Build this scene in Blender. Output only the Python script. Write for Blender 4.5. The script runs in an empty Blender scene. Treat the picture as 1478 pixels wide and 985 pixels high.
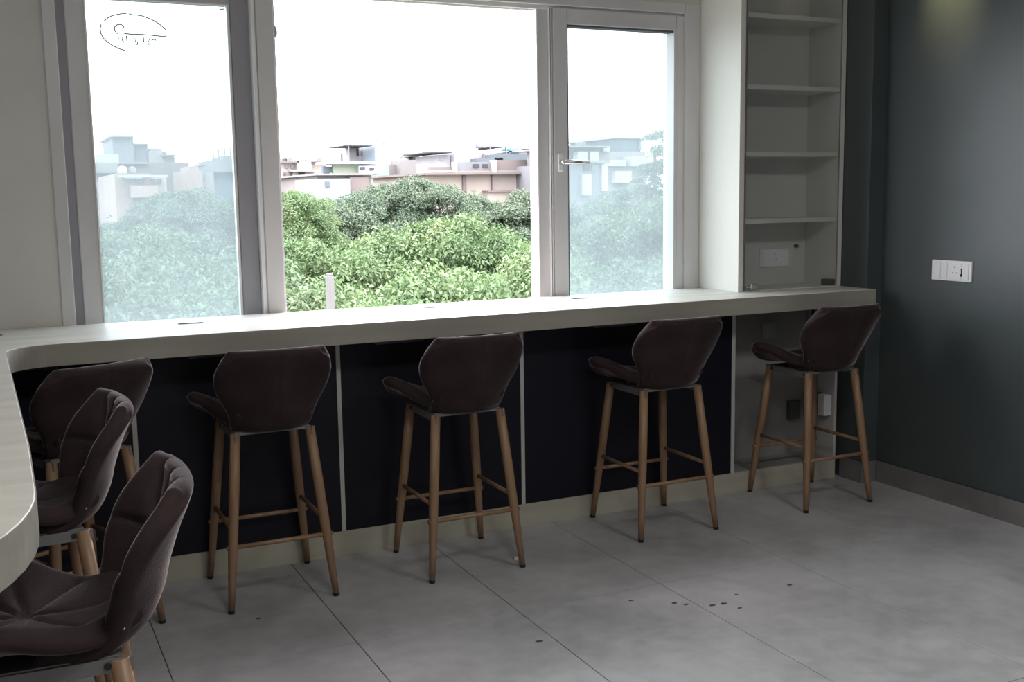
import bpy, bmesh, math, random
import numpy as np
from mathutils import Vector, Matrix
rnd = random.Random(7)
PI = math.pi
COL = bpy.context.scene.collection
SC = bpy.context.scene

# ------------------------------------------------------------------ camera
W, H, F = 1478.0, 985.0, 1578.2
CAM = Vector((0.0, 0.0, 1.5))
YAW, PITCH, ROLL = -0.4426, -0.13355, -0.01524
_r = Vector((math.cos(YAW), math.sin(YAW), 0)); _f = Vector((-math.sin(YAW), math.cos(YAW), 0)); _u = Vector((0, 0, 1))
fwd = _f * math.cos(PITCH) + _u * math.sin(PITCH)
up0 = _u * math.cos(PITCH) - _f * math.sin(PITCH)
right = _r * math.cos(ROLL) + up0 * math.sin(ROLL)
up = up0 * math.cos(ROLL) - _r * math.sin(ROLL)
cd = bpy.data.cameras.new('camera'); cam = bpy.data.objects.new('camera', cd); COL.objects.link(cam)
cam.matrix_world = Matrix(((right.x, up.x, -fwd.x, CAM.x), (right.y, up.y, -fwd.y, CAM.y), (right.z, up.z, -fwd.z, CAM.z), (0, 0, 0, 1)))
cd.sensor_fit = 'HORIZONTAL'; cd.sensor_width = 36.0; cd.lens = F / W * 36.0
cd.clip_start = 0.05; cd.clip_end = 1000
SC.camera = cam

# ------------------------------------------------------------------ world, exposure, lights
SC.view_settings.view_transform = 'Standard'; SC.view_settings.look = 'None'
SC.view_settings.gamma = 1.0; SC.view_settings.use_curve_mapping = False
SC.view_settings.exposure = 0.55
SKY = 10.0
world = bpy.data.worlds.new('world'); SC.world = world; world.use_nodes = True
nt = world.node_tree; nt.nodes.clear()
wo = nt.nodes.new('ShaderNodeOutputWorld'); bg = nt.nodes.new('ShaderNodeBackground')
tc = nt.nodes.new('ShaderNodeTexCoord'); sx = nt.nodes.new('ShaderNodeSeparateXYZ'); rp = nt.nodes.new('ShaderNodeValToRGB')
nt.links.new(tc.outputs['Generated'], sx.inputs[0]); nt.links.new(sx.outputs['Z'], rp.inputs[0])
rp.color_ramp.elements[0].position = 0.0; rp.color_ramp.elements[0].color = (0.55, 0.543, 0.572, 1)   # overcast sky, brighter overhead
rp.color_ramp.elements[1].position = 1.0; rp.color_ramp.elements[1].color = (0.98, 0.945, 1.0, 1)
nt.links.new(rp.outputs[0], bg.inputs[0]); bg.inputs[1].default_value = SKY
nt.links.new(bg.outputs[0], wo.inputs[0])
# sampling portal across the window opening (only guides the sky light inwards)
pl = bpy.data.lights.new('window_portal', 'AREA'); pl.shape = 'RECTANGLE'; pl.size = 3.0; pl.size_y = 1.5
po = bpy.data.objects.new('window_portal', pl); COL.objects.link(po)
po.location = (1.77, 4.93, 1.69); po.rotation_euler = (-PI / 2, 0, 0); pl.cycles.is_portal = True
FILL_W = 16.0

# ------------------------------------------------------------------ helpers
def onY(px, py, Y):
    d = right * ((px - W / 2) / F) + up * (-(py - H / 2) / F) + fwd
    return CAM + d * ((Y - CAM.y) / d.y)

def mat(name, color, rough=0.6, metal=0.0, spec=0.5, **k):
    m = bpy.data.materials.new(name); m.use_nodes = True
    b = m.node_tree.nodes['Principled BSDF']
    b.inputs['Base Color'].default_value = (*color, 1); b.inputs['Roughness'].default_value = rough
    b.inputs['Metallic'].default_value = metal; b.inputs['Specular IOR Level'].default_value = spec
    for kk, v in k.items(): b.inputs[kk].default_value = v
    return m

def vary(m, c1, c2, scale=5.0, stretch=(1, 1, 1), detail=4.0, lo=0.3, hi=0.7, bump=0.0, bscale=None, coord='Object'):
    t = m.node_tree; b = t.nodes['Principled BSDF']
    tcn = t.nodes.new('ShaderNodeTexCoord'); mp = t.nodes.new('ShaderNodeMapping'); mp.inputs['Scale'].default_value = stretch
    n = t.nodes.new('ShaderNodeTexNoise'); n.inputs['Scale'].default_value = scale; n.inputs['Detail'].default_value = detail
    r = t.nodes.new('ShaderNodeValToRGB')
    r.color_ramp.elements[0].position = lo; r.color_ramp.elements[0].color = (*c1, 1)
    r.color_ramp.elements[1].position = hi; r.color_ramp.elements[1].color = (*c2, 1)
    t.links.new(tcn.outputs[coord], mp.inputs[0]); t.links.new(mp.outputs[0], n.inputs[0])
    t.links.new(n.outputs[0], r.inputs[0]); t.links.new(r.outputs[0], b.inputs['Base Color'])
    if bump:
        n2 = t.nodes.new('ShaderNodeTexNoise'); n2.inputs['Scale'].default_value = bscale or scale * 4; n2.inputs['Detail'].default_value = 5
        bp = t.nodes.new('ShaderNodeBump'); bp.inputs['Strength'].default_value = bump; bp.inputs['Distance'].default_value = 0.002
        t.links.new(mp.outputs[0], n2.inputs[0]); t.links.new(n2.outputs[0], bp.inputs['Height']); t.links.new(bp.outputs[0], b.inputs['Normal'])
    return m

class MB:
    def __init__(s): s.v = []; s.f = []; s.sm = []
    def box(s, x0, x1, y0, y1, z0, z1, M=None):
        b = len(s.v)
        P = [Vector((x, y, z)) for z in (z0, z1) for y in (y0, y1) for x in (x0, x1)]
        if M is not None: P = [M @ p for p in P]
        s.v += [tuple(p) for p in P]
        for q in ((0, 2, 3, 1), (4, 5, 7, 6), (0, 1, 5, 4), (2, 6, 7, 3), (0, 4, 6, 2), (1, 3, 7, 5)):
            s.f.append(tuple(b + i for i in q)); s.sm.append(False)
        return s
    def tube(s, pts, rad, n=10, caps=True):
        pts = [Vector(p) for p in pts]
        if not isinstance(rad, (list, tuple)): rad = [rad] * len(pts)
        b = len(s.v); a = None
        for i, p in enumerate(pts):
            t = (pts[min(i + 1, len(pts) - 1)] - pts[max(i - 1, 0)]).normalized()
            if a is None: a = (Vector((0, 0, 1)) if abs(t.z) < 0.9 else Vector((1, 0, 0))).cross(t).normalized()
            else: a = (a - t * a.dot(t)).normalized()
            c = t.cross(a)
            for k in range(n):
                w = 2 * PI * k / n
                s.v.append(tuple(p + (a * math.cos(w) + c * math.sin(w)) * rad[i]))
        for i in range(len(pts) - 1):
            for k in range(n):
                s.f.append((b + i * n + k, b + i * n + (k + 1) % n, b + (i + 1) * n + (k + 1) % n, b + (i + 1) * n + k)); s.sm.append(True)
        if caps:
            s.f.append(tuple(b + k for k in reversed(range(n)))); s.sm.append(False)
            e = b + (len(pts) - 1) * n
            s.f.append(tuple(e + k for k in range(n))); s.sm.append(False)
        return s
    def prism(s, poly, z0, z1):
        b = len(s.v); n = len(poly)
        s.v += [(x, y, z0) for x, y in poly] + [(x, y, z1) for x, y in poly]
        s.f.append(tuple(b + i for i in reversed(range(n)))); s.sm.append(False)
        s.f.append(tuple(b + n + i for i in range(n))); s.sm.append(False)
        for i in range(n):
            j = (i + 1) % n; s.f.append((b + i, b + j, b + n + j, b + n + i)); s.sm.append(False)
        return s
    def build(s, name, m, parent=None, bevel=0.0, seg=2):
        me = bpy.data.meshes.new(name); me.from_pydata(s.v, [], s.f); me.polygons.foreach_set('use_smooth', s.sm); me.update()
        me.materials.append(m)
        o = bpy.data.objects.new(name, me); COL.objects.link(o)
        if parent: o.parent = parent
        if bevel:
            bv = o.modifiers.new('bevel', 'BEVEL'); bv.width = bevel; bv.segments = seg; bv.limit_method = 'ANGLE'; bv.angle_limit = 0.7
        return o

def tag(o, label, cat, group=None, kind=None):
    o['label'] = label; o['category'] = cat
    if group: o['group'] = group
    if kind: o['kind'] = kind
    return o
def struct(o): o['kind'] = 'structure'; return o
def thing(name, label, cat, loc=(0, 0, 0), rz=0, group=None):
    o = bpy.data.objects.new(name, None); COL.objects.link(o); o.empty_display_size = 0.1
    o.location = loc; o.rotation_euler = (0, 0, rz)
    return tag(o, label, cat, group)
def copy_tree(o, parent=None):
    c = o.copy(); COL.objects.link(c); c.parent = parent
    for ch in o.children: copy_tree(ch, c)
    return c
def B(x0, x1, y0, y1, z0, z1): return MB().box(x0, x1, y0, y1, z0, z1)

# ------------------------------------------------------------------ materials
M = {}
M['cream_wall'] = vary(mat('cream_wall', (.6, .6, .56), .7), (.62, .605, .575), (.67, .655, .625), 3, bump=.15, bscale=60)
M['green_wall'] = vary(mat('green_wall', (.05, .07, .07), .38), (.060, .075, .078), (.076, .092, .095), 2.2, bump=.12, bscale=40)
M['ceiling'] = mat('ceiling_paint', (.75, .74, .70), .8)
M['grey_wall'] = mat('grey_wall', (.45, .44, .42), .8)
M['laminate'] = vary(mat('laminate', (.6, .59, .54), .42), (.60, .58, .525), (.72, .70, .65), 1.6, (1, 9, 9), 6, .35, .65, bump=.05, bscale=20)
M['laminate_y'] = vary(mat('laminate_arm', (.6, .59, .54), .42), (.60, .58, .525), (.72, .70, .65), 1.6, (1.2, 7, 7), 6, .35, .65)
M['edge'] = vary(mat('edge_band', (.5, .48, .42), .5), (.34, .325, .29), (.41, .39, .35), 1.6, (1, 9, 9), 6, .35, .65)
M['plinth'] = vary(mat('plinth', (.5, .49, .4), .5), (.42, .405, .335), (.50, .48, .40), 2, (1, 9, 9), 5)
M['navy'] = mat('navy_panel', (.007, .0075, .016), .45, spec=.3)
M['strip'] = mat('light_strip', (.55, .54, .52), .4)
M['cabinet'] = vary(mat('cabinet_board', (.7, .69, .66), .5), (.68, .67, .63), (.74, .73, .70), 2)
M['cab_white'] = vary(mat('cabinet_white', (.8, .79, .75), .45), (.74, .73, .67), (.80, .79, .74), 1.5)
M['raw_edge'] = vary(mat('raw_edge', (.4, .35, .28), .7), (.20, .16, .12), (.50, .46, .40), 14, (1, 1, .3))
M['upvc'] = vary(mat('window_plastic', (.7, .69, .68), .38), (.58, .565, .575), (.69, .68, .69), 3, (1, 1, .4), 6)
M['upvc_bright'] = mat('bead_white', (.82, .82, .82), .35)
M['darker_grey'] = mat('grey_strip', (.33, .32, .35), .45)  # darker grey for the two strips beside the left sash glass
M['gasket'] = mat('gasket', (.10, .10, .11), .6)
M['chrome'] = mat('chrome', (.75, .75, .75), .25, 1.0)
M['dark'] = mat('black_plastic', (.015, .015, .017), .5)
M['dark_grey'] = mat('grey_plastic', (.10, .10, .10), .5)
M['white'] = mat('white_plastic', (.82, .83, .84), .3)
M['steel'] = mat('painted_steel', (.42, .42, .44), .4, 0.3)
M['frame_steel'] = mat('stool_frame_steel', (.22, .215, .22), .45, 0.3)
M['grout'] = mat('grout', (.11, .11, .115), .9)
M['flap'] = mat('grommet_flap', (.02, .02, .02), .95, spec=0.0)
M['paper'] = mat('paper', (.85, .85, .85), .8)

def floor_mat():
    m = mat('floor_tile', (.3, .3, .32), .45, spec=.45)
    t = m.node_tree; b = t.nodes['Principled BSDF']
    g = t.nodes.new('ShaderNodeNewGeometry'); oi = t.nodes.new('ShaderNodeObjectInfo')
    n1 = t.nodes.new('ShaderNodeTexNoise'); n1.inputs['Scale'].default_value = 1.7; n1.inputs['Detail'].default_value = 7; n1.inputs['Roughness'].default_value = .6
    n2 = t.nodes.new('ShaderNodeTexNoise'); n2.inputs['Scale'].default_value = 14; n2.inputs['Detail'].default_value = 6
    mx = t.nodes.new('ShaderNodeMath'); mx.operation = 'MULTIPLY_ADD'; mx.inputs[1].default_value = .35
    r = t.nodes.new('ShaderNodeValToRGB'); r.color_ramp.elements[0].position = .50; r.color_ramp.elements[1].position = .82
    r.color_ramp.elements[0].color = (.33, .328, .345, 1); r.color_ramp.elements[1].color = (.52, .517, .54, 1)
    t.links.new(g.outputs['Position'], n1.inputs[0]); t.links.new(g.outputs['Position'], n2.inputs[0])
    t.links.new(n2.outputs[0], mx.inputs[0]); t.links.new(n1.outputs[0], mx.inputs[2]); t.links.new(mx.outputs[0], r.inputs[0])
    t.links.new(r.outputs[0], b.inputs['Base Color'])
    rr = t.nodes.new('ShaderNodeMapRange'); rr.inputs['To Min'].default_value = .30; rr.inputs['To Max'].default_value = .52
    t.links.new(n2.outputs[0], rr.inputs[0]); t.links.new(rr.outputs[0], b.inputs['Roughness'])
    bp = t.nodes.new('ShaderNodeBump'); bp.inputs['Strength'].default_value = .06; bp.inputs['Distance'].default_value = .003
    t.links.new(n2.outputs[0], bp.inputs['Height']); t.links.new(bp.outputs[0], b.inputs['Normal'])
    return m
M['tile'] = floor_mat()
M['skirt'] = vary(mat('skirting_tile', (.2, .2, .2), .45), (.17, .165, .165), (.24, .235, .235), 5)

def velvet():
    m = vary(mat('brown_velvet', (.09, .06, .06), .85, spec=.2), (.030, .018, .020), (.050, .032, .035), 9, detail=6, bump=.5, bscale=260)
    b = m.node_tree.nodes['Principled BSDF']
    b.inputs['Sheen Weight'].default_value = .75; b.inputs['Sheen Roughness'].default_value = .24; b.inputs['Sheen Tint'].default_value = (.9, .80, .80, 1)
    return m
M['velvet'] = velvet()
M['wood'] = vary(mat('beech_wood', (.45, .27, .15), .45), (.25, .145, .085), (.36, .225, .135), 6, (6, 6, .5), 6, bump=.1, bscale=30)

def pane_mat(name, haze, dust, tint, scale):
    m = bpy.data.materials.new(name); m.use_nodes = True; t = m.node_tree; t.nodes.clear()
    o = t.nodes.new('ShaderNodeOutputMaterial'); tr = t.nodes.new('ShaderNodeBsdfTransparent'); tr.inputs[0].default_value = (*tint, 1)
    tl = t.nodes.new('ShaderNodeBsdfTranslucent'); tl.inputs[0].default_value = (*dust, 1)
    gl = t.nodes.new('ShaderNodeBsdfGlossy'); gl.inputs['Roughness'].default_value = .05
    g = t.nodes.new('ShaderNodeTexCoord')
    n = t.nodes.new('ShaderNodeTexNoise'); n.inputs['Scale'].default_value = 3; n.inputs['Detail'].default_value = 8; n.inputs['Distortion'].default_value = .8
    n2 = t.nodes.new('ShaderNodeTexNoise'); n2.inputs['Scale'].default_value = scale; n2.inputs['Detail'].default_value = 3
    t.links.new(g.outputs['Object'], n.inputs[0]); t.links.new(g.outputs['Object'], n2.inputs[0])
    ad = t.nodes.new('ShaderNodeMath'); ad.operation = 'MULTIPLY_ADD'; ad.inputs[1].default_value = .35
    t.links.new(n2.outputs[0], ad.inputs[0]); t.links.new(n.outputs[0], ad.inputs[2])
    mr = t.nodes.new('ShaderNodeMapRange'); mr.inputs['From Min'].default_value = .4; mr.inputs['From Max'].default_value = .95
    mr.inputs['To Min'].default_value = haze * .8; mr.inputs['To Max'].default_value = haze * 1.2
    t.links.new(ad.outputs[0], mr.inputs[0])
    mx = t.nodes.new('ShaderNodeMixShader'); t.links.new(mr.outputs[0], mx.inputs[0]); t.links.new(tr.outputs[0], mx.inputs[1]); t.links.new(tl.outputs[0], mx.inputs[2])
    m2 = t.nodes.new('ShaderNodeMixShader'); m2.inputs[0].default_value = .04
    t.links.new(mx.outputs[0], m2.inputs[1]); t.links.new(gl.outputs[0], m2.inputs[2]); t.links.new(m2.outputs[0], o.inputs[0])
    return m
M['pane'] = pane_mat('dusty_glass', .11, (.66, .76, .79), (.60, .655, .665), 55)
M['door_glass'] = pane_mat('smoked_glass', .02, (.5, .5, .5), (.95, .96, .965), 5)

# ------------------------------------------------------------------ room shell
XL, XR, YB, YW, ZC = -0.62, 4.06, -2.6, 4.71, 2.85
HC = 1.004
JO = .0015
floor = struct(B(XL - .2, XR + .2, YB - .2, YW + .2, -.12, -.004).build('floor', M['grout']))
xs = [1.028 + .607 * k for k in range(-3, 6)]; ys = [3.43 + 1.21 * k for k in range(-5, 2)]
for i in range(-1, len(xs)):
    for j in range(-1, len(ys)):
        a = XL if i < 0 else xs[i]; b = xs[i + 1] if i + 1 < len(xs) else XR
        c = YB if j < 0 else ys[j]; d = ys[j + 1] if j + 1 < len(ys) else YW
        a = max(a, XL); b = min(b, XR); c = max(c, YB); d = min(d, YW)
        if b - a < .02 or d - c < .02: continue
        B(a + JO, b - JO, c + JO, d - JO, -.004, 0).build('tile', M['tile'], floor, .0008, 1)
struct(B(XL - .2, XR + .2, YB - .2, YW + .2, ZC, ZC + .15).build('ceiling', M['ceiling']))
struct(B(XR, XR + .15, YB, YW + .2, 0, ZC).build('wall_right', M['green_wall']))
struct(B(XL - .15, XL, YB, YW + .2, 0, ZC).build('wall_left', M['cream_wall']))
struct(B(XL, XR, YB - .15, YB, 0, ZC).build('wall_rear', M['cream_wall']))
wx0, wx1, wz0, wz1 = .24, 3.305, .90, 2.43
w = MB(); w.box(XL, wx0, YW, YW + .2, 0, ZC); w.box(wx1, XR, YW, YW + .2, 0, ZC)
w.box(wx0, wx1, YW, YW + .2, 0, wz0); w.box(wx0, wx1, YW, YW + .2, wz1, ZC)
struct(w.build('wall_window', M['cream_wall']))
struct(B(3.962, XR, 4.187, YW, 0, ZC).build('wall_column', M['green_wall'], None, .002))
# grey skirting tiles
bb = struct(MB().box(XR - .004, XR, YB, 4.187, 0, .1).build('baseboard_right', M['grout']))
yy = 4.187 - .01
for y1 in [3.412, 2.80, 2.19, 1.58, .97, .36, -.25, -.86, -1.47, -2.08, YB]:
    B(XR - .013, XR - .004, y1 + .0015, yy, 0, .107).build('tile', M['skirt'], bb, .001, 1); yy = y1
bc = struct(B(3.962 - .002, XR, 4.187 - .002, 4.187, 0, .1).build('baseboard_column', M['grout']))
B(3.952, XR - .013, 4.177, 4.185, 0, .107).build('tile', M['skirt'], bc, .001, 1)
B(3.952, 3.960, 4.188, 4.34, 0, .107).build('tile', M['skirt'], bc, .001, 1)

# ------------------------------------------------------------------ window
win = bpy.data.objects.new('window_1', None); COL.objects.link(win); struct(win); win.location = (0, 0, 0)
def framebox(x0, x1, z0, z1, y0, y1, wl, wr, wt, wb):
    m = MB(); m.box(x0, x0 + wl, y0, y1, z0, z1); m.box(x1 - wr, x1, y0, y1, z0, z1)
    m.box(x0 + wl, x1 - wr, y0, y1, z1 - wt, z1); m.box(x0 + wl, x1 - wr, y0, y1, z0, z0 + wb); return m
m = framebox(wx0, wx1, wz0, wz1, 4.70, 4.90, .05, .09, .05, .04); m.box(.285, .33, 4.80, 4.87, .94, 2.39); m.build('outer_frame', M['upvc'], win, .004)
m = MB(); m.box(wx0 + .05, wx1 - .09, 4.725, 4.745, 2.362, 2.381); m.box(wx0 + .05, wx1 - .09, 4.78, 4.80, 2.362, 2.381); m.build('head_track', M['upvc_bright'], win, .002)
# left sash, dusty glass, and the open middle sash slid behind it
B(.289, .328, 4.772, 4.779, .94, 2.38).build('groove_strip', M['darker_grey'], win)
s = framebox(.327, 1.048, .94, 2.378, 4.765, 4.815, .078, .085, .078, .03).build('sash', M['upvc'], win, .005)
framebox(.400, .969, .965, 2.304, 4.758, 4.766, .006, .010, .006, .006).build('glazing_bead', M['upvc_bright'], s, .001)
B(.398, .970, 4.785, 4.791, .965, 2.31).build('glass_pane', M['pane'], s)
B(.973, 1.047, 4.756, 4.764, .965, 2.378).build('stile_strip', M['darker_grey'], win, .001)  # darker grey strip laid over the sash's right stile
m = MB(); m.box(1.050, 1.064, 4.715, 4.80, .94, 2.38); m.build('track_strip', M['upvc_bright'], win, .002)
m = MB(); m.box(1.064, 1.152, 4.725, 4.80, .94, 2.38); m.box(1.070, 1.145, 4.718, 4.726, .94, 2.38); m.build('mullion', M['upvc'], win, .003)
m = MB(); m.box(1.152, 1.163, 4.73, 4.745, 2.185, 2.215); m.box(1.150, 1.157, 4.725, 4.75, 2.175, 2.225); m.build('catch', M['steel'], win, .002)
# right jamb of the open middle bay
m = MB(); m.box(2.400, 2.455, 4.735, 4.83, .94, 2.37); m.build('mullion', M['upvc'], win, .003)
m = MB(); m.box(2.393, 2.401, 4.73, 4.80, .94, 2.365); m.box(2.455, 2.468, 4.715, 4.80, .94, 2.37); m.build('track_strip', M['upvc_bright'], win, .002)
m = MB(); m.box(2.4565, 2.4595, 4.7135, 4.716, .94, 2.37); m.build('gasket', M['gasket'], win)
# right casement with handle
s = framebox(2.472, 3.225, .94, 2.372, 4.712, 4.80, .077, .055, .075, .03)
s = s.build('sash', M['upvc'], win, .006)
m = MB()
m.box(2.549, 2.556, 4.718, 4.775, .96, 2.30); m.box(2.549, 3.17, 4.718, 4.775, 2.288, 2.298)
m.build('gasket', M['gasket'], s, .001)
m = MB(); m.box(3.155, 3.171, 4.712, 4.780, .96, 2.30); m.build('glazing_bead', M['upvc'], s, .002)
B(2.549, 3.17, 4.776, 4.782, .96, 2.30).build('glass_pane', M['pane'], s)
m = MB(); m.box(2.490, 2.516, 4.702, 4.713, 1.605, 1.690); h = m.build('handle', M['white'], s, .004)
m = MB(); m.tube([(2.503, 4.703, 1.648), (2.503, 4.655, 1.648)], .011, 12)
m.tube([(2.495, 4.655, 1.648), (2.56, 4.652, 1.647), (2.63, 4.652, 1.646)], [.012, .011, .008], 12)
m.build('handle', M['chrome'], s)
# pen writing and finger marks on the left pane (flat strokes on the inner face)
def strokes(polys, rad, name, m, parent, y=4.7835):
    mb = MB()
    for p in polys:
        mb.tube([tuple(onY(a, b, y)) for a, b in p], rad, 4)
    return mb.build(name, m, parent)
def zo(pts, ox=130, oy=0, sc=6.718): return [(ox + a / sc, oy + b / sc) for a, b in pts]
ink = mat('marker_ink', (.30, .32, .33), .7)
sash_left = [o for o in win.children if o.name.startswith('sash')][0]
wr = [zo([(135, 205), (165, 178), (205, 155), (240, 145), (300, 133), (355, 131)]), zo([(370, 133), (405, 138)]),
      zo([(440, 143), (510, 155), (590, 185), (665, 228), (715, 270), (740, 295)]),
      zo([(108, 235), (98, 275), (103, 320), (125, 365), (165, 405), (215, 440), (275, 470), (358, 496)]),
      zo([(745, 350), (690, 352), (600, 342), (500, 334), (400, 332), (330, 325)]),
      zo([(268, 330), (240, 300), (238, 262), (262, 240), (300, 236), (326, 255), (328, 280)]),
      zo([(275, 360), (272, 400)]), zo([(300, 355), (318, 365), (312, 392), (330, 400)]), zo([(352, 345), (360, 412)]),
      zo([(420, 378), (445, 375), (440, 402), (462, 410), (455, 440)]), zo([(515, 355), (522, 412)]),
      zo([(545, 380), (580, 380), (560, 410), (590, 440), (555, 432)]), zo([(600, 385), (640, 378)]), zo([(632, 382), (625, 440)]),
      zo([(1255, 90), (1300, 88)])]
strokes(wr, .0028, 'marker_writing', ink, sash_left)
smear = mat('wiped_dust', (.82, .88, .86), .9)
zz = lambda p: zo(p, 140, 300, 5.795)
sm = [zz([(130, 490), (150, 440), (200, 412), (255, 425), (285, 465), (280, 510)]), zz([(160, 490), (210, 470), (265, 480)]),
      zz([(150, 560), (110, 600), (130, 630), (190, 615), (255, 618)]), zz([(240, 625), (232, 690), (220, 760)]),
      zz([(470, 85), (535, 10)]), zz([(315, 270), (308, 240), (330, 235), (345, 270)]), zz([(360, 185), (375, 205)]), zz([(405, 190), (412, 220)]),
      zz([(535, 270), (555, 290), (570, 265)]), zz([(775, 70), (790, 100), (820, 90), (830, 60)]), zz([(860, 95), (920, 90), (935, 110), (905, 130)]),
      zz([(120, 660), (160, 690), (150, 740), (190, 750)]), zz([(85, 90), (110, 65), (130, 75)]), zz([(1050, 370), (1062, 395)])]
strokes(sm, .0016, 'finger_marks', smear, sash_left)

# ------------------------------------------------------------------ tall shelf cabinet in the wall
cab = thing('shelf_cabinet', 'tall open white shelf cabinet with smoked glass door, standing on the counter end', 'cabinet', (3.63, 4.5, HC))
CO = Vector((3.63, 4.5, HC))
def cb(x0, x1, y0, y1, z0, z1): return B(x0 - CO.x, x1 - CO.x, y0 - CO.y, y1 - CO.y, z0 - CO.z, z1 - CO.z)
cb(3.306, 3.335, 4.37, 4.708, HC, ZC).build('side_panel', M['cab_white'], cab, .001)
cb(3.9265, 3.958, 4.37, 4.708, HC, ZC).build('side_panel', M['cabinet'], cab, .001)
cb(3.335, 3.9265, 4.615, 4.63, HC, ZC).build('back_panel', M['cabinet'], cab)
for zt in (2.346, 2.009, 1.686, 1.360):
    cb(3.3355, 3.925, 4.375, 4.615, zt - .022, zt).build('shelf', M['cabinet'], cab, .001)
cb(3.335, 3.9265, 4.372, 4.63, HC, HC + .004).build('bottom_panel', M['cabinet'], cab)
cb(3.9235, 3.9275, 4.366, 4.3715, HC + .005, ZC - .01).build('worn_edge', M['raw_edge'], cab)['label'] = 'chipped brown glue line along the door edge'
gd = cb(3.338, 3.9235, 4.361, 4.367, HC + .006, ZC - .005).build('door', M['door_glass'], cab)
gd['label'] = 'smoked glass door'
m = MB(); 
m.box(3.375 - CO.x, 3.412 - CO.x, 4.355 - CO.y, 4.374 - CO.y, .008, .038); m.tube([(3.36 - CO.x, 4.38 - CO.y, .02), (3.44 - CO.x, 4.40 - CO.y, .014)], .009, 10)
m.build('hinge', M['chrome'], gd, .003)
cb(3.888, 3.9235, 4.375, 4.44, HC + .005, HC + .036).build('door_catch', M['dark_grey'], cab, .002)
cb(3.3345, 3.3385, 4.3605, 4.3685, HC + .006, ZC - .005).build('door_edge_strip', M['dark_grey'], cab)

# ------------------------------------------------------------------ counter
cnt = thing('counter', 'long cream wood-grain L-shaped worktop running under the window and along the left side', 'counter', (0, 0, HC))
poly = [(3.944, 4.12), (3.944, 4.708), (-.618, 4.708), (-.618, 1.62)]
poly = [(3.958, 4.7075), (-.618, 4.7075), (-.618, 1.52)]
fr = []
for k in range(13):   # rounded arm end
    a = -PI / 2 + k / 12 * PI / 2; fr.append((-.32 + .36 * math.cos(a), 2.02 + .50 * math.sin(a)))
fr.append((.042, 2.4)); fr.append((.030, 3.3)); fr.append((.022, 3.96))
for k in range(1, 10):  # inner corner
    a = PI - k / 9 * PI / 2; fr.append((.172 + .15 * math.cos(a), 3.97 + .147 * math.sin(a)))
fr.append((3.958, 4.12))
outline = fr + poly
MB().prism(outline, -.079, 0).build('countertop', M['laminate'], cnt, .002, 1)
# thin edge band following the front edge
m = MB(); n = len(fr)
def offs(i, d):
    a = Vector(fr[max(i - 1, 0)]); b = Vector(fr[min(i + 1, n - 1)]); t = (b - a).normalized()
    return Vector(fr[i]) + Vector((t.y, -t.x)) * d
bsv = []
for i in range(n):
    p = offs(i, .0002); q = offs(i, .0018)
    bsv += [(p.x, p.y, -.078), (q.x, q.y, -.078), (q.x, q.y, -.001), (p.x, p.y, -.001)]
m.v = bsv
for i in range(n - 1):
    for k in range(4):
        m.f.append((4 * i + k, 4 * i + (k + 1) % 4, 4 * i + 4 + (k + 1) % 4, 4 * i + 4 + k)); m.sm.append(False)
m.build('edge_band', M['edge'], cnt)
for gx, gy, gr in ((.705, 4.500, 0), (1.751, 4.525, 0), (2.513, 4.53, 0), (-.035, 4.505, 0)):
    g = thing('cable_grommet', {.705: 'flush cable grommet on the worktop in front of the left window pane', 1.751: 'flush cable grommet on the worktop below the open window bay',
        2.513: 'flush cable grommet on the worktop in front of the right casement', -.035: 'cable grommet on the worktop at the left picture edge'}[gx], 'grommet', (gx, gy, HC))
    framebox(-.055, .055, -.02, .02, 0, .0015, .006, .006, .006, .006)
    q = MB(); q.box(-.055, .055, -.024, -.018, 0, .0015); q.box(-.055, .055, .018, .024, 0, .0015); q.box(-.055, -.049, -.018, .018, 0, .0015); q.box(.049, .055, -.018, .018, 0, .0015)
    q.build('rim', M['steel'], g)
    B(-.049, .049, -.018, .018, 0, .0008).build('flap', M['flap'], g)

# ------------------------------------------------------------------ base under the counter
ub = thing('counter_cabinet', 'dark navy panelled base with cream plinth under the window counter', 'cabinet', (1.8, 4.4, 0))
UO = Vector((1.8, 4.4, 0))
def ubx(x0, x1, y0, y1, z0, z1): return B(x0 - UO.x, x1 - UO.x, y0 - UO.y, y1 - UO.y, z0, z1)
PY = 4.33
ubx(-.24, 3.914, PY, PY + .02, 0, .105).build('plinth', M['plinth'], ub, .001)
edges = [-.24, .449, 1.259, 2.10, 3.257]
for i in range(4):
    ubx(edges[i] + .009, edges[i + 1] - .009, PY + .006, PY + .02, .105, .925).build('panel', M['navy'], ub)
for x in edges[1:4]:
    ubx(x - .009, x + .009, PY + .001, PY + .3, .105, .925).build('divider', M['strip'], ub, .001)
ubx(3.247, 3.267, PY + .001, 4.55, .105, .925).build('divider', M['strip'], ub, .001)
ubx(3.900, 3.916, PY + .001, 4.55, .105, .925).build('divider', M['strip'], ub, .001)
gn = vary(mat('niche_grey', (.3, .3, .3), .6), (.27, .265, .26), (.35, .345, .335), 4)
ubx(3.267, 3.900, 4.545, 4.56, .105, .925).build('niche_back', gn, ub)
ubx(3.267, 3.900, PY + .02, 4.545, .095, .105).build('niche_floor', gn, ub)
ubx(3.251, 3.914, 4.56, 4.70, 0, .925).build('carcass', M['navy'], ub)
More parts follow.
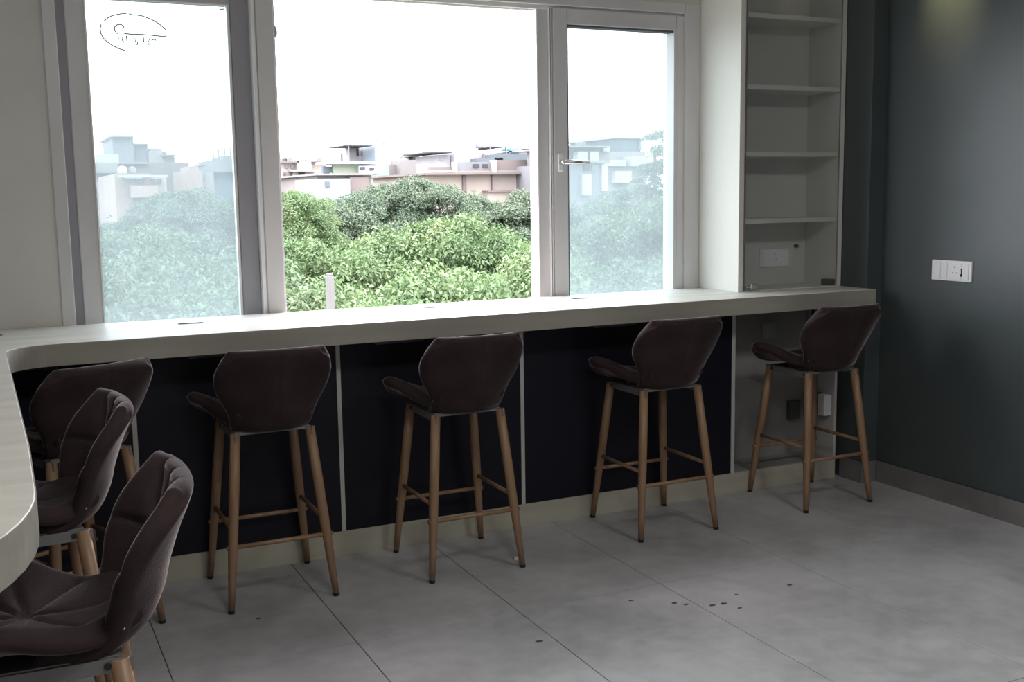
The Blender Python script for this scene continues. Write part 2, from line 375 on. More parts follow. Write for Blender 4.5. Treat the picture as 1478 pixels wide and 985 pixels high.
# base under the arm
ab = thing('arm_cabinet', 'dark panelled base under the left arm of the counter', 'cabinet', (-.42, 3.0, 0))
B(-.19, .18, -1.0, 1.6, .105, .925).build('panel', M['navy'], ab)
B(-.19, .175, -.99, 1.6, 0, .105).build('plinth', M['plinth'], ab)
for (a, b, lab) in ((.66, .82, 'shallow cable box under the counter behind the leftmost window-facing upright stool'), (1.416, 1.63, 'shallow cable box under the counter behind the second upright stool'),
               (2.46, 2.68, 'shallow cable box under the counter behind the third upright stool'), (.06, .19, 'shallow cable box under the counter in the left corner')):
    o = B(-(b - a) / 2, (b - a) / 2, -.012, .012, -.036, 0).build('cable_box', vary(mat('cable_box_grey', (.2, .2, .2), .5), (.12, .115, .12), (.15, .145, .15), 5), None, .002)
    o.location = ((a + b) / 2, 4.318, .9245); tag(o, lab, 'cable box', 'shallow boxes under the counter')

# switch plates and the adapter in the niche
def plate(name, label, w_, h_, loc, rot, mods, m=M['white'], group=None):
    t = thing(name, label, 'switch', loc); t.rotation_euler = rot
    B(-w_ / 2, w_ / 2, -.009, -.0005, -h_ / 2, h_ / 2).build('face_plate', m, t, .003)
    n = len(mods); a = w_ * .88 / sum(2 if k == 's' else 1 for k in mods); x = -w_ * .44
    for k in mods:
        ww = a * (2 if k == 's' else 1)
        if k == 's':
            B(x + .002, x + ww - .002, -.0105, -.009, -h_ * .38, h_ * .38).build('socket', m, t, .001)
            for (dx, dz, r_) in ((0, .018, .0035), (-.011, -.008, .0028), (.011, -.008, .0028)):
                MB().tube([(x + ww / 2 + dx, -.0100, dz * h_ / .09), (x + ww / 2 + dx, -.0110, dz * h_ / .09)], r_, 10).build('pin_hole', M['dark_grey'], t)
        else:
            q = MB(); q.box(x + .002, x + ww - .002, -.0115, -.009, -h_ * .38, h_ * .38)
            q.build('rocker', m, t, .0015)
        x += ww
    return t
p = plate('switch_plate', 'white switch and socket plate on the dark green wall', .236, .096, (XR, 3.737, 1.113), (0, 0, -PI / 2), 'rrsr')
q = MB(); q.tube([(.062, -.0118, .010), (.062, -.0128, .010)], .004, 10); q.box(.0605, .0655, -.0128, -.0118, -.020, .010); q.tube([(.062, -.0118, -.018), (.062, -.0128, -.018)], .0065, 10)
q.build('key_slot', M['dark'], p)
plate('switch_plate', 'pale switch plate inside the shelf cabinet, behind the lowest shelf', .19, .095, (3.718, 4.615, 1.148), (0, 0, 0), 'rsr', M['white'])
o = MB().tube([(0, 0, 0), (0, -.02, 0)], .009, 12).build('wall_plug', M['dark_grey']); o.location = (3.86, 4.6145, 1.205); tag(o, 'small dark screw plug right of the plate inside the shelf cabinet', 'plug')
plate('blank_plate', 'faint square blanking plate high in the open niche under the counter', .085, .085, (3.635, 4.5445, .775), (0, 0, 0), 'r', mat('pale_grey_plate', (.42, .42, .44), .5))
sb = thing('socket_box', 'grey surface socket box low on the right side of the niche, behind the rightmost stool', 'socket', (3.8995, 4.46, .385), -PI / 2)
B(-.045, .045, -.035, -.0005, -.055, .055).build('box', M['dark_grey'], sb, .003)
B(-.038, .038, -.037, -.035, -.048, .048).build('face_plate', M['steel'], sb, .002)
ad = thing('power_adapter', 'white plug-in power adapter at the front right edge of the open niche', 'adapter', (3.8995, 4.375, .385), -PI / 2)
B(-.026, .026, -.050, -.0005, -.055, .055).build('body', M['white'], ad, .005)
B(-.017, .017, -.0515, -.050, -.03, .02).build('face', M['paper'], ad, .002)
cw = MB().tube([(3.875, 4.46, .44), (3.875, 4.46, .50), (3.88, 4.48, .60), (3.89, 4.50, .92)], .006, 8).build('power_cable', M['dark']); tag(cw, 'black cable rising from the socket box in the niche', 'cable')
bk = B(-.035, .035, -.03, -.0005, -.05, .05).build('junction_box', M['dark_grey'], None, .003); bk.location = (3.80, 4.5445, .34); tag(bk, 'dark junction box on the back of the niche, partly behind the stool leg', 'junction box')

# ------------------------------------------------------------------ bar stools
def interp(tab, v):
    xs_ = [a for a, _ in tab]; ys_ = [b for _, b in tab]
    # smooth (catmull) interpolation
    for i in range(len(xs_) - 1):
        if v <= xs_[i + 1] or i == len(xs_) - 2:
            t = (v - xs_[i]) / (xs_[i + 1] - xs_[i]); p0 = ys_[max(i - 1, 0)]; p1 = ys_[i]; p2 = ys_[i + 1]; p3 = ys_[min(i + 2, len(ys_) - 1)]
            m1 = (p2 - p0) / (xs_[i + 1] - xs_[max(i - 1, 0)]) * (xs_[i + 1] - xs_[i]); m2 = (p3 - p1) / (xs_[min(i + 2, len(xs_) - 1)] - xs_[i]) * (xs_[i + 1] - xs_[i])
            return (2 * t**3 - 3 * t**2 + 1) * p1 + (t**3 - 2 * t**2 + t) * m1 + (-2 * t**3 + 3 * t**2) * p2 + (t**3 - t**2) * m2

def padded(P, T, seamf, nseg=64, flip=False, backseam=None):
    """closed upholstered patch: front and back skins a thickness apart, rounded rim, stitched grooves"""
    N = nseg
    us = [-math.cos(PI * i / N) * .35 + (-1 + 2 * i / N) * .65 for i in range(N + 1)]
    vs = [(-math.cos(PI * i / N) * .35 + (-1 + 2 * i / N) * .65) * .5 + .5 for i in range(N + 1)]
    G = [[Vector(P(u, v)) for u in us] for v in vs]
    vf, vb = [], []
    for j in range(N + 1):
        for i in range(N + 1):
            du = G[j][min(i + 1, N)] - G[j][max(i - 1, 0)]; dv = G[min(j + 1, N)][i] - G[max(j - 1, 0)][i]
            nrm = du.cross(dv)
            nrm = nrm.normalized() if nrm.length > 1e-9 else Vector((0, 0, 1))
            u, v = us[i], vs[j]
            e = min(1 - abs(u), 2 * v, 2 * (1 - v)); q = min(e / .14, 1.0); rim = math.sqrt(max(0, 1 - (1 - q) ** 2))
            puff, g = seamf(u, v)
            tf = T * .5 * rim * (1 + .35 * puff) - g * .006 * min(q, 1)
            bg_ = backseam(u, v) if backseam else 0
            tb = T * .5 * rim - bg_ * .004 * min(q, 1)
            vf.append(G[j][i] + nrm * tf); vb.append(G[j][i] - nrm * tb)
    idx = lambda i, j: j * (N + 1) + i
    verts = list(vf); mapb = {}
    for j in range(N + 1):
        for i in range(N + 1):
            if i in (0, N) or j in (0, N): mapb[(i, j)] = idx(i, j)
            else: mapb[(i, j)] = len(verts); verts.append(vb[idx(i, j)])
    faces = []
    for j in range(N):
        for i in range(N):
            faces.append((idx(i, j), idx(i + 1, j), idx(i + 1, j + 1), idx(i, j + 1)))
            faces.append((mapb[(i, j)], mapb[(i, j + 1)], mapb[(i + 1, j + 1)], mapb[(i + 1, j)]))
    mb = MB(); mb.v = [tuple(p) for p in verts]; mb.f = faces; mb.sm = [True] * len(faces)
    return mb

def segd(x, y, a, b):
    ax, ay = a; bx_, by_ = b; dx, dy = bx_ - ax, by_ - ay
    t = max(0, min(1, ((x - ax) * dx + (y - ay) * dy) / (dx * dx + dy * dy)))
    return math.hypot(x - ax - dx * t, y - ay - dy * t)
def seams(lines, wd=.014, pf=.10):
    def f(u, v):
        x, y = u * .22, v * .42
        d = min(segd(x, y, (a[0] * .22, a[1] * .42), (b[0] * .22, b[1] * .42)) for a, b in lines)
        return 1 - math.exp(-d / .03) * 1.0, math.exp(-(d / (wd * .38)) ** 2)
    return f
SW = [(0, .135), (.15, .150), (.35, .188), (.55, .232), (.72, .262), (.86, .250), (.95, .205), (1, .150)]
SLIFT = [(0, .034), (.2, .016), (.4, .036), (.62, .080), (.8, .072), (1, .015)]
SC_ = [(0, .706), (.12, .690), (.3, .682), (.6, .684), (.85, .682), (.95, .672), (1, .655)]
def seatP(u, v):
    w_ = interp(SW, v); y = -.185 + .395 * v - .012 * (abs(u) ** 3) * (1 if v > .8 else 0)
    return (u * w_, y, interp(SC_, v) + interp(SLIFT, v) * abs(u) ** 2.0)
BY = [(0, -.02), (.10, -.105), (.22, -.180), (.34, -.215), (.5, -.232), (.7, -.256), (.85, -.275), (1, -.286)]
BZ = [(0, .652), (.10, .655), (.22, .680), (.34, .735), (.5, .800), (.7, .875), (.85, .925), (1, .968)]
BW = [(0, .132), (.12, .142), (.24, .148), (.36, .165), (.52, .200), (.66, .212), (.8, .206), (.92, .190), (1, .166)]
BWR = [(0, .035), (.15, .060), (.35, .088), (.6, .085), (.8, .055), (1, .018)]
def backP(u, v):
    return (-u * interp(BW, v), interp(BY, v) + interp(BWR, v) * abs(u) ** 2.1, interp(BZ, v) - .014 * abs(u) ** 8 * max(0, v - .75) * 4)

def make_stool():
    root = thing('bar_stool', '', 'stool')
    seat_lines = [((0, .18), (0, 1.0)), ((-.9, .62), (0, .52)), ((.9, .62), (0, .52)), ((0, .52), (-.75, .28)), ((0, .52), (.75, .28)), ((0, .52), (-.8, .97)), ((0, .52), (.8, .97))]
    padded(seatP, .044, seams(seat_lines)).build('seat', M['velvet'], root)
    back_lines = [((0, .12), (0, 1.0)), ((-1, .56), (0, .60)), ((1, .56), (0, .60)), ((0, .60), (-.55, .99)), ((0, .60), (.55, .99)), ((0, .60), (-.6, .2)), ((0, .60), (.6, .2))]
    bs = lambda u, v: math.exp(-(u * .2 / .004) ** 2) * (1 if v > .25 else 0)
    b = padded(backP, .040, seams(back_lines), backseam=bs).build('backrest', M['velvet'], root)
    for sx_ in (-1, 1):
        MB().tube([(sx_ * .141, -.150, .722), (sx_ * .150, -.152, .716), (sx_ * .152, -.150, .706)], .0026, 8).build('zip_pull', M['chrome'], b)
    fr_ = MB()
    for sx_ in (-1, 1):
        fr_.box(sx_ * .142 - .003, sx_ * .142 + .003, -.165, .165, .622, .650)
    fr_.box(-.142, .142, -.146, -.139, .642, .650); fr_.box(-.142, .142, .139, .146, .642, .650); fr_.box(-.14, .14, -.14, .14, .650, .654)
    f_ = fr_.build('seat_frame', M['frame_steel'], root, .001)
    for sx_ in (-1, 1):
        for sy in (-1, 1):
            MB().tube([(sx_ * .1455, sy * .118, .637), (sx_ * .148, sy * .118, .637)], .007, 12).build('bolt', M['dark'], f_)
    for sx_ in (-1, 1):
        for sy in (-1, 1):
            t_ = Vector((sx_ * .138, sy * .140, .648)); e_ = Vector((sx_ * .196, sy * .209, .012))
            l = MB().tube([t_, t_.lerp(e_, .35), t_.lerp(e_, .6), t_.lerp(e_, .85), e_], [.0185, .0195, .0180, .0145, .0120], 16).build('leg', M['wood'], root)
            d_ = (e_ - t_).normalized()
            MB().tube([e_ - d_ * .004, Vector((e_.x + d_.x * .012, e_.y + d_.y * .012, 0.0))], .0118, 14).build('rubber_foot', M['dark'], l)
    def at(sx_, sy, z):
        t_ = Vector((sx_ * .138, sy * .140, .648)); e_ = Vector((sx_ * .196, sy * .209, .012)); return t_.lerp(e_, (.648 - z) / .636)
    for sy in (-1, 1):
        a, c = at(-1, sy, .238), at(1, sy, .238); a.x -= .022; c.x += .022
        MB().tube([a, c], .0085, 12).build('stretcher', M['wood'], root)
    for sx_ in (-1, 1):
        a, c = at(sx_, -1, .298), at(sx_, 1, .298)
        MB().tube([a, c], .0085, 12).build('stretcher', M['wood'], root)
    return root
stools = [  # x, y, rotation, label
    (.895, 4.103, 0.0, 'brown velvet bar stool, leftmost of the four set squarely at the window counter'),
    (1.660, 4.058, 0.0, 'brown velvet bar stool, second from left of the four squarely at the window counter'),
    (2.645, 4.105, 0.0, 'brown velvet bar stool in front of the light strip left of the open niche'),
    (3.555, 4.112, 0.0, 'brown velvet bar stool next to the dark green wall, in front of the open niche'),
    (.190, 4.020, math.radians(27), 'brown velvet bar stool turned into the inner corner of the L-shaped counter'),
    (.015, 3.110, math.radians(94), 'brown velvet bar stool pulled up to the arm, between corner stool and nearest stool'),
    (.032, 2.235, math.radians(87), 'brown velvet bar stool nearest the camera, seat half under the rounded counter end'),
]
proto = make_stool()
for i, (x, y, a, lab) in enumerate(stools):
    o = proto if i == 0 else copy_tree(proto)
    o.location = (x, y, 0); o.rotation_euler = (0, 0, a); o['label'] = lab; o['group'] = 'bar stools along the counter'

# small litter on the floor
o = MB().prism([(-.009, -.006), (.008, -.009), (.011, .004), (0, .011)], 0, .010).build('paper_scrap', M['paper']); o.location = (1.872, 3.945, 0); tag(o, 'tiny white paper scrap by the foot of the second upright stool', 'litter')
sp = MB()
for (x, y, r_) in ((2.177, 3.235, .010), (2.207, 3.204, .008), (2.288, 3.153, .009), (2.332, 3.146, .010), (2.36, 3.085, .007), (.776, 3.804, .008), (1.58, 3.156, .010), (2.671, 3.185, .008), (2.05, 3.33, .007), (2.43, 3.2, .006)):
    sp.prism([(x + r_ * (.6 + .6 * rnd.random()) * math.cos(k * PI / 4) * 1.6, y + r_ * (.6 + .6 * rnd.random()) * math.sin(k * PI / 4)) for k in range(8)], 0, .0005)
tag(sp.build('dirt_specks', mat('dirt', (.07, .065, .065), .8)), 'scattered small dark dirt specks on the grey floor tiles', 'dirt', kind='stuff')

# ------------------------------------------------------------------ added fill panels, unseen, to brighten the room; then the downlight
for i, (x, y, lab) in enumerate(((.9, 1.1, 'added square white fill light on the ceiling, arm side of the room'), (2.9, 1.1, 'added square white fill light on the ceiling, green wall side of the room'))):
    t = thing('fill_light_panel', lab, 'light', (x, y, ZC))
    B(-.31, .31, -.31, .31, -.03, -.0005).build('frame', M['white'], t, .003)
    L = bpy.data.lights.new('fill_light', 'AREA'); L.size = .58; L.energy = FILL_W; L.color = (1, .97, .92)
    lo = bpy.data.objects.new('fill_light', L); COL.objects.link(lo); lo.parent = t; lo.location = (0, 0, -.034)
t = thing('downlight', 'small warm round downlight near the dark green wall', 'light', (3.78, 3.80, ZC))
MB().tube([(0, 0, -.0005), (0, 0, -.012)], .05, 24).build('rim', M['white'], t)
L = bpy.data.lights.new('downlight_lamp', 'SPOT'); L.energy = 38; L.spot_size = math.radians(50); L.spot_blend = 1.0; L.color = (1, .80, .42); L.shadow_soft_size = .03
lo = bpy.data.objects.new('downlight_lamp', L); COL.objects.link(lo); lo.parent = t; lo.location = (0, 0, -.02); lo.rotation_euler = (0, math.radians(-40), 0)

# ------------------------------------------------------------------ outside: ground, houses, trees
GZ = -7.0
gm = vary(mat('ground', (.1, .12, .06), .9), (.05, .07, .03), (.12, .11, .08), .3)
g = struct(B(-60, 190, 5.4, 260, GZ - .3, GZ).build('ground', gm))

PAINT = {}
def paint(c):
    if c not in PAINT:
        PAINT[c] = vary(mat('house_paint', c, .85), tuple(x * .86 for x in c), tuple(min(1, x * 1.08) for x in c), .7, (1, 1, .35), 6)
    return PAINT[c]
glass_dark = mat('house_window', (.06, .07, .09), .3)
K = .26
def cc(r, g_, b_): return (r * K, g_ * K, b_ * K)
def block(parent, name, x0, x1, yt, yb, Y, dep, color, org):
    """box seen between pixel columns x0..x1 and rows yt..yb, standing at depth Y"""
    a = onY(x0, yt, Y); b = onY(x1, yt, Y); zb = GZ if yb is None else onY((x0 + x1) / 2, yb, Y).z; zt = (a.z + b.z) / 2
    o = B(a.x - org.x, b.x - org.x, Y - org.y, Y + dep - org.y, zb - org.z, zt - org.z).build(name, paint(color) if not isinstance(color, bpy.types.Material) else color, parent)
    return o
def house(label, Y, blocks, cat='building', group='houses beyond the trees'):
    x0, x1, yt, yb, dep, color = blocks[0][1:7]
    a = onY((x0 + x1) / 2, yt, Y); org = Vector((a.x, Y, GZ))
    t = thing('house', label, cat, org, 0, group)
    for b in blocks:
        nm, x0, x1, yt, yb, dep, color = b[:7]; dy = b[7] if len(b) > 7 else 0
        block(t, nm, x0, x1, yt, yb, Y + dy, dep, color, org)
    return t
CR = (.27, .235, .21); WH = (.26, .26, .272); GR = cc(.48, .49, .53); GB = cc(.26, .33, .38); PK = cc(.86, .62, .56); BR = cc(.46, .38, .37); GN = cc(.66, .80, .60); LB = (.17, .21, .25); CN = cc(.60, .57, .55); DK = cc(.12, .12, .14)
house('grey concrete tower house behind the left window pane', 70, [('wall', 162, 192, 197, None, 6, GR), ('roof_slab', 160, 193, 195, 198, 7, GR, -.5), ('wall', 192, 213, 209, None, 6, GR, .5), ('roof_slab', 190, 214, 207, 209, 7, BR, 0),
    ('wall', 214, 235, 218, None, 5, CN, .3), ('parapet', 217, 234, 214, 219, 3, CN, .6), ('wall', 235, 252, 226, None, 5, BR, .4), ('roof_slab', 233, 254, 223, 225, 6, BR, 0), ('wall', 170, 272, 235, None, 6, BR, -1.2), ('parapet', 168, 214, 234, 237, .4, CN, -1.5)])
house('white parapet house at the left edge of the left pane', 62, [('wall', 138, 170, 235, None, 6, CN), ('parapet', 138, 171, 223, 235, .4, WH), ('wall', 138, 163, 262, None, 3, WH, -1.4), ('balcony', 138, 168, 247, 250, 1.5, GR, -1.5), ('window', 146, 154, 252, 258, .1, glass_dark, -.08)])
house('pink two storey house with white cornice behind the left pane', 52, [('wall', 165, 217, 251, None, 8, PK), ('parapet', 172, 242, 253, 256, .5, WH, -.6), ('wall', 217, 240, 256, None, 8, CR, .2), ('window', 218, 224, 258, 266, .1, glass_dark, .1), ('window', 227, 233, 258, 266, .1, glass_dark, .1),
    ('window', 195, 208, 258, 266, .1, glass_dark, -.08), ('canopy', 180, 206, 256, 258, .8, CN, -.8), ('balcony', 190, 228, 268, 285, .8, PK, -.9), ('window', 192, 228, 286, 292, .1, glass_dark, -.08)])
house('small pink gabled house left of the grey rooftop sheds', 61, [('wall', 270, 292, 246, None, 5, PK), ('parapet', 273, 286, 240, 246, 3, PK, .3), ('wall', 290, 308, 249, None, 5, CN, .2), ('window', 288, 296, 252, 262, .1, glass_dark, .1), ('roof_slab', 292, 302, 237, 239, 4, GR, .8)])
house('blue grey house with rooftop posts at the right edge of the left pane', 66, [('wall', 304, 352, 246, None, 7, LB), ('wall', 307, 352, 231, 246, 5, GR, .4), ('wall', 323, 352, 225, 231, 4, GR, .8), ('balcony', 300, 345, 246, 249, 1, GR, -1), ('post', 307.5, 309, 221, 231, .15, GR, .4), ('post', 315, 316.5, 216, 231, .15, GR, .4),
    ('beam', 320, 335, 214, 215.2, .15, GR, .8), ('post', 324, 325, 215, 225, .15, GR, .8), ('post', 332, 333, 215, 225, .15, GR, .8), ('window', 335, 345, 252, 262, .1, glass_dark, -.08)])
house('cream house with grey rooftop hut at the left of the open bay', 60, [('wall', 404, 432, 234, None, 6, CR, .4), ('roof_slab', 404, 432, 233, 235, 6, BR, 0), ('wall', 429, 449, 233, 246, 4, WH), ('wall', 424, 456, 248, None, 6, CR), ('roof_slab', 422, 458, 245.5, 248, 6, CN, -.6), ('door', 431, 440, 249, 264, .1, DK, -.08),
    ('window', 409, 413, 249, 253, .1, glass_dark, .3), ('window', 418, 422, 249, 253, .1, glass_dark, .3), ('window', 412, 416, 238, 243, .1, glass_dark, .3), ('window', 420, 424, 238, 243, .1, glass_dark, .3), ('wall', 414, 434, 264, None, 3, BR, -1.5), ('wall', 449, 470, 234, None, 6, CR, .6), ('roof_slab', 447, 472, 232, 234, 7, BR, .2), ('hut', 414, 423, 227, 234, 2, GR, 1)])
house('low house with pale green rooftop wall below the white stair room', 50, [('wall', 458, 536, 253, None, 8, CN), ('roof_slab', 456, 538, 250.5, 253, 9, CN, -.6), ('green_wall', 481, 517, 238, 250.5, .3, GN), ('parapet', 466, 482, 240, 250, .3, GB, .2), ('wall', 505, 532, 256, None, 5, BR, -.5), ('wall', 458, 505, 258, None, 4, LB, -1), ('awning', 472, 545, 233, 237, 2, WH, -.4),
    ('window', 470, 476, 262, 270, .1, glass_dark, -1.08), ('shed', 518, 552, 240, 252, 2, WH, -.3), ('window', 520, 527, 241, 245, .1, DK, -.38), ('window', 534, 540, 242, 246, .1, DK, -.38), ('post', 493, 494.5, 222, 238, .15, DK, .3)])
house('white rooftop stair room with thin dark canopy', 74, [('wall', 541, 560, 209, None, 5, LB), ('wall', 504, 541, 214, None, 4, WH, 3), ('canopy', 497, 537, 209.5, 211, 4, DK, 0), ('post', 503, 504, 211, 234, .1, GR, 0), ('window', 515, 518, 215, 226, .1, DK, 2.9), ('window', 521, 527, 218, 225, .1, GR, 2.9), ('window', 530, 536, 217, 225, .1, GR, 2.9), ('hut', 553, 557, 205, 209, .6, GR, 2)])
house('cluttered low rooftops in the middle of the skyline', 80, [('wall', 560, 640, 238, None, 8, CN), ('wall', 562, 590, 228, 238, 3, WH, 1), ('wall', 596, 606, 226, 238, 3, CN, 1), ('wall', 606, 622, 232, 238, 3, GR, 0), ('roof_slab', 594, 609, 224, 226, 4, BR, 0), ('wall', 578, 600, 231, None, 3, CN, -1), ('window', 598, 602, 229, 233, .1, DK, .9), ('window', 611, 616, 234, 237, .1, DK, -.08), ('hut', 566, 572, 223, 228, 1, LB, 1.5)])
house('long cream building with weathered parapet at the right of the open bay', 56, [('wall', 614, 830, 252, None, 9, CR), ('roof_slab', 612, 830, 249, 252, 10, BR, -.7), ('parapet', 657, 713, 234, 246, .3, GR, 0), ('parapet', 713, 830, 231, 247, .3, BR, 0), ('ledge', 655, 830, 246, 249.5, .5, CN, -.2), ('parapet', 620, 657, 241, 249, .3, BR, 0),
    ('pilaster', 656.5, 660, 234, 252, .5, CR, -.4), ('pilaster', 712, 717, 231, 252, .5, CR, -.4), ('pipe', 710, 711.2, 252, 276, .15, BR, -.2), ('pilaster', 668, 673, 252, 280, .3, BR, -.15), ('ledge', 704, 830, 274.5, 276.5, .8, BR, -.8), ('wall', 704, 830, 276.5, None, 1, CR, -.6), ('window', 683, 692, 237, 242, .1, DK, -.08), ('window', 697, 704, 237, 242, .1, DK, -.08), ('railing', 617, 658, 246, 249, .2, PK, -.5)])
house('white rooftop block carrying the row of water tanks', 66, [('wall', 656, 690, 214, None, 6, WH), ('wall', 690, 705, 217, None, 6, CR, 1), ('wall', 652, 657, 214, 234, 4, BR, .5), ('roof_slab', 620, 652, 219, 221, 5, DK, 0), ('wall', 631, 650, 224, None, 4, WH, .6), ('window', 634, 640, 227, 232, .1, LB, .5), ('wall', 700, 735, 222, None, 4, CN, .5), ('roof_slab', 704, 734, 211, 213, 5, GR, 1),
    ('post', 707, 708, 213, 222, .12, GR, 1), ('post', 730, 731.5, 213, 222, .12, GR, 1), ('wall', 735, 830, 219, None, 5, WH, 1.5), ('tarp', 737, 752, 213.5, 217.5, 1.5, (.12, .42, .52), 1), ('tarp', 752, 776, 213, 215, 1.5, WH, 1), ('sheet_roof', 688, 726, 228, 234, 4, GB, -1), ('sheet_roof', 714, 776, 223, 231, 3, GB, -1)])
house('grey blue box on a rooftop behind the right pane', 60, [('wall', 889, 925, 200, None, 6, GB), ('roof_slab', 888, 927, 198, 200, 7, WH, -.2), ('wall', 862, 932, 219, None, 6, CN, -.4), ('wall', 912, 940, 226, 240, 3, WH, -1.6), ('wall', 878, 904, 231, 240, 2, WH, -1.4), ('wall', 878, 934, 241, None, 4, CN, -1), ('wall', 888, 912, 247, 264, .6, CR, -1.5), ('window', 880, 886, 248, 258, .1, GR, -1.1), ('hut', 925, 930, 201, 216, 1, WH, -.2)])
house('grey house with white pillars behind the window handle', 50, [('wall', 818, 872, 236, None, 7, GR), ('wall', 822, 880, 213, 236, 5, CN, .8), ('roof_slab', 820, 880, 210.5, 213, 6, CN, 0), ('pillar', 834, 848, 219, 233, .5, WH, .1), ('pillar', 852, 864, 219, 233, .5, WH, .1), ('ledge', 830, 880, 232, 235, .6, CN, -.3), ('pilaster', 841, 854, 252, 282, .3, WH, -.25), ('pilaster', 869, 877, 238, 276, .4, WH, -.2),
    ('window', 843, 851, 238, 247, .1, DK, -.08), ('window', 855, 865, 238, 247, .1, GR, -.08), ('parapet', 871, 880, 211, 219, .3, WH, .6)])

# rooftop water tanks, one object each
def tank(x0, x1, yt, yb, Y, color, label, grp):
    a = onY(x0, yb, Y); b = onY(x1, yb, Y); t_ = onY(x0, yt, Y); r_ = (b.x - a.x) / 2; hgt = t_.z - a.z
    t = thing('water_tank', label, 'tank', ((a.x + b.x) / 2, Y, a.z), 0, grp)
    MB().tube([(0, 0, 0), (0, 0, hgt * .12), (0, 0, hgt * .13), (0, 0, hgt * .72), (0, 0, hgt * .88), (0, 0, hgt * .94)], [r_ * .96, r_, r_, r_, r_ * .6, r_ * .3], 16).build('body', paint(color), t)
    MB().tube([(0, 0, hgt * .93), (0, 0, hgt)], r_ * .28, 12).build('lid', paint(DK), t)
TL = 'row of tanks on the white rooftop block'
for i, (a, b, yt, c, la) in enumerate(((664, 672, 206, WH, 'white water tank, first from left on the white rooftop block'), (675, 684, 202, WH, 'white water tank, second from left on the white rooftop block'), (687, 694, 202, GR, 'grey water tank in the middle of the row'), (696, 704, 203, WH, 'white water tank, fourth from left in the row'))):
    tank(a, b, yt, 214.2, 68, c, la, TL)
tank(706, 715, 201, 212.2, 67.5, LB, 'pale blue water tank, rightmost of the row', TL)
for (a, b, yt, la) in ((424, 431, 222, 'white tank, left one above the cream hut house'), (433, 442, 219, 'white tank, middle one above the cream hut house'), (444, 456, 222, 'wider white tank above the cream hut house')):
    tank(a, b, yt, 233, 63 if a != 444 else 62.5, WH, la, 'tanks above the cream hut house')
tank(170, 184, 239, 251.2, 54, WH, 'white tank on the pink house roof', 'tanks on the pink house')
tank(186, 197, 240, 251.2, 54, GR, 'dark grey tank on the pink house roof', 'tanks on the pink house')
for i, (a, b, yt, yb, Y, c, la) in enumerate((
    (411, 413, 228, 234, 61, 'dk', 'thin dark post on the cream hut house roof'), (461, 465, 227, 233, 61.5, 'gr', 'small grey box right of the hut on the cream house'),
    (468, 476, 240, 251, 50.5, 'wh', 'round white tank beside the pale green rooftop wall'), (584, 592, 222.5, 228, 81.5, 'gr', 'small grey rooftop box left of the middle of the skyline'),
    (612, 617, 227, 232, 80.5, 'dk', 'dark rooftop box in the middle of the skyline'), (743, 749, 219, 224, 66, 'dk', 'dark box under the turquoise tarp'),
    (236, 241, 219, 223, 70.6, 'gr', 'grey box on the low shed of the tower house'), (838, 846, 205, 210.5, 51, 'gr', 'small water box on the pillared house roof'))):
    p0 = onY(a, yb, Y); p1 = onY(b, yt, Y)
    if la.startswith('round'):
        tank(a, b, yt, yb, Y, WH, la, 'odd tanks on the roofs'); continue
    o = B(-(p1.x - p0.x) / 2, (p1.x - p0.x) / 2, 0, .6, 0, p1.z - p0.z).build('roof_box', paint({'dk': DK, 'gr': GR, 'wh': WH}[c]), None, .03); o.location = ((p0.x + p1.x) / 2, Y, p0.z)
    tag(o, la, 'roof box', 'small boxes on the roofs')
# concrete post among the trees
pt = onY(475.5, 395, 9.6); pst = MB(); pst.box(-.033, .033, -.033, .033, 0, pt.z - GZ - .02); pst.box(-.026, .026, -.026, .026, pt.z - GZ - .02, pt.z - GZ)
o = pst.build('concrete_post', vary(mat('post_concrete', (.6, .58, .56), .8), (.07, .069, .066), (.10, .098, .095), 3, (1, 1, .5)), None, .006); o.location = (pt.x, 9.6, GZ); tag(o, 'pale square concrete post rising from the foliage in the open bay', 'post')

def leaf_mat(name, c1, c2, c3):
    m = bpy.data.materials.new(name); m.use_nodes = True; t = m.node_tree; b = t.nodes['Principled BSDF']
    c1, c2, c3 = [(x[0] * .80, x[1] * .84, x[2] * .78) for x in (c1, c2, c3)]
    b.inputs['Roughness'].default_value = .55
    g_ = t.nodes.new('ShaderNodeNewGeometry'); n = t.nodes.new('ShaderNodeTexNoise'); n.inputs['Scale'].default_value = 1.1; n.inputs['Detail'].default_value = 4
    r = t.nodes.new('ShaderNodeValToRGB'); e = r.color_ramp.elements; e[0].position = .3; e[0].color = (*c1, 1); e[1].position = .55; e[1].color = (*c2, 1)
    x = e.new(.75); x.color = (*c3, 1)
    t.links.new(g_.outputs['Position'], n.inputs[0]); t.links.new(n.outputs[0], r.inputs[0])
    mix = t.nodes.new('ShaderNodeMix'); mix.data_type = 'RGBA'; mix.blend_type = 'MULTIPLY'; mix.inputs['Factor'].default_value = 1
    rr = t.nodes.new('ShaderNodeMapRange'); rr.inputs['To Min'].default_value = .6; rr.inputs['To Max'].default_value = 1.4
    t.links.new(g_.outputs['Random Per Island'], rr.inputs[0]); t.links.new(r.outputs[0], mix.inputs['A']); t.links.new(rr.outputs[0], mix.inputs['B'])
    t.links.new(mix.outputs['Result'], b.inputs['Base Color'])
    tl = t.nodes.new('ShaderNodeBsdfTranslucent'); t.links.new(mix.outputs['Result'], tl.inputs[0])
    mx = t.nodes.new('ShaderNodeMixShader'); mx.inputs[0].default_value = .35
    out = t.nodes['Material Output']; t.links.new(b.outputs[0], mx.inputs[1]); t.links.new(tl.outputs[0], mx.inputs[2]); t.links.new(mx.outputs[0], out.inputs[0])
    return m
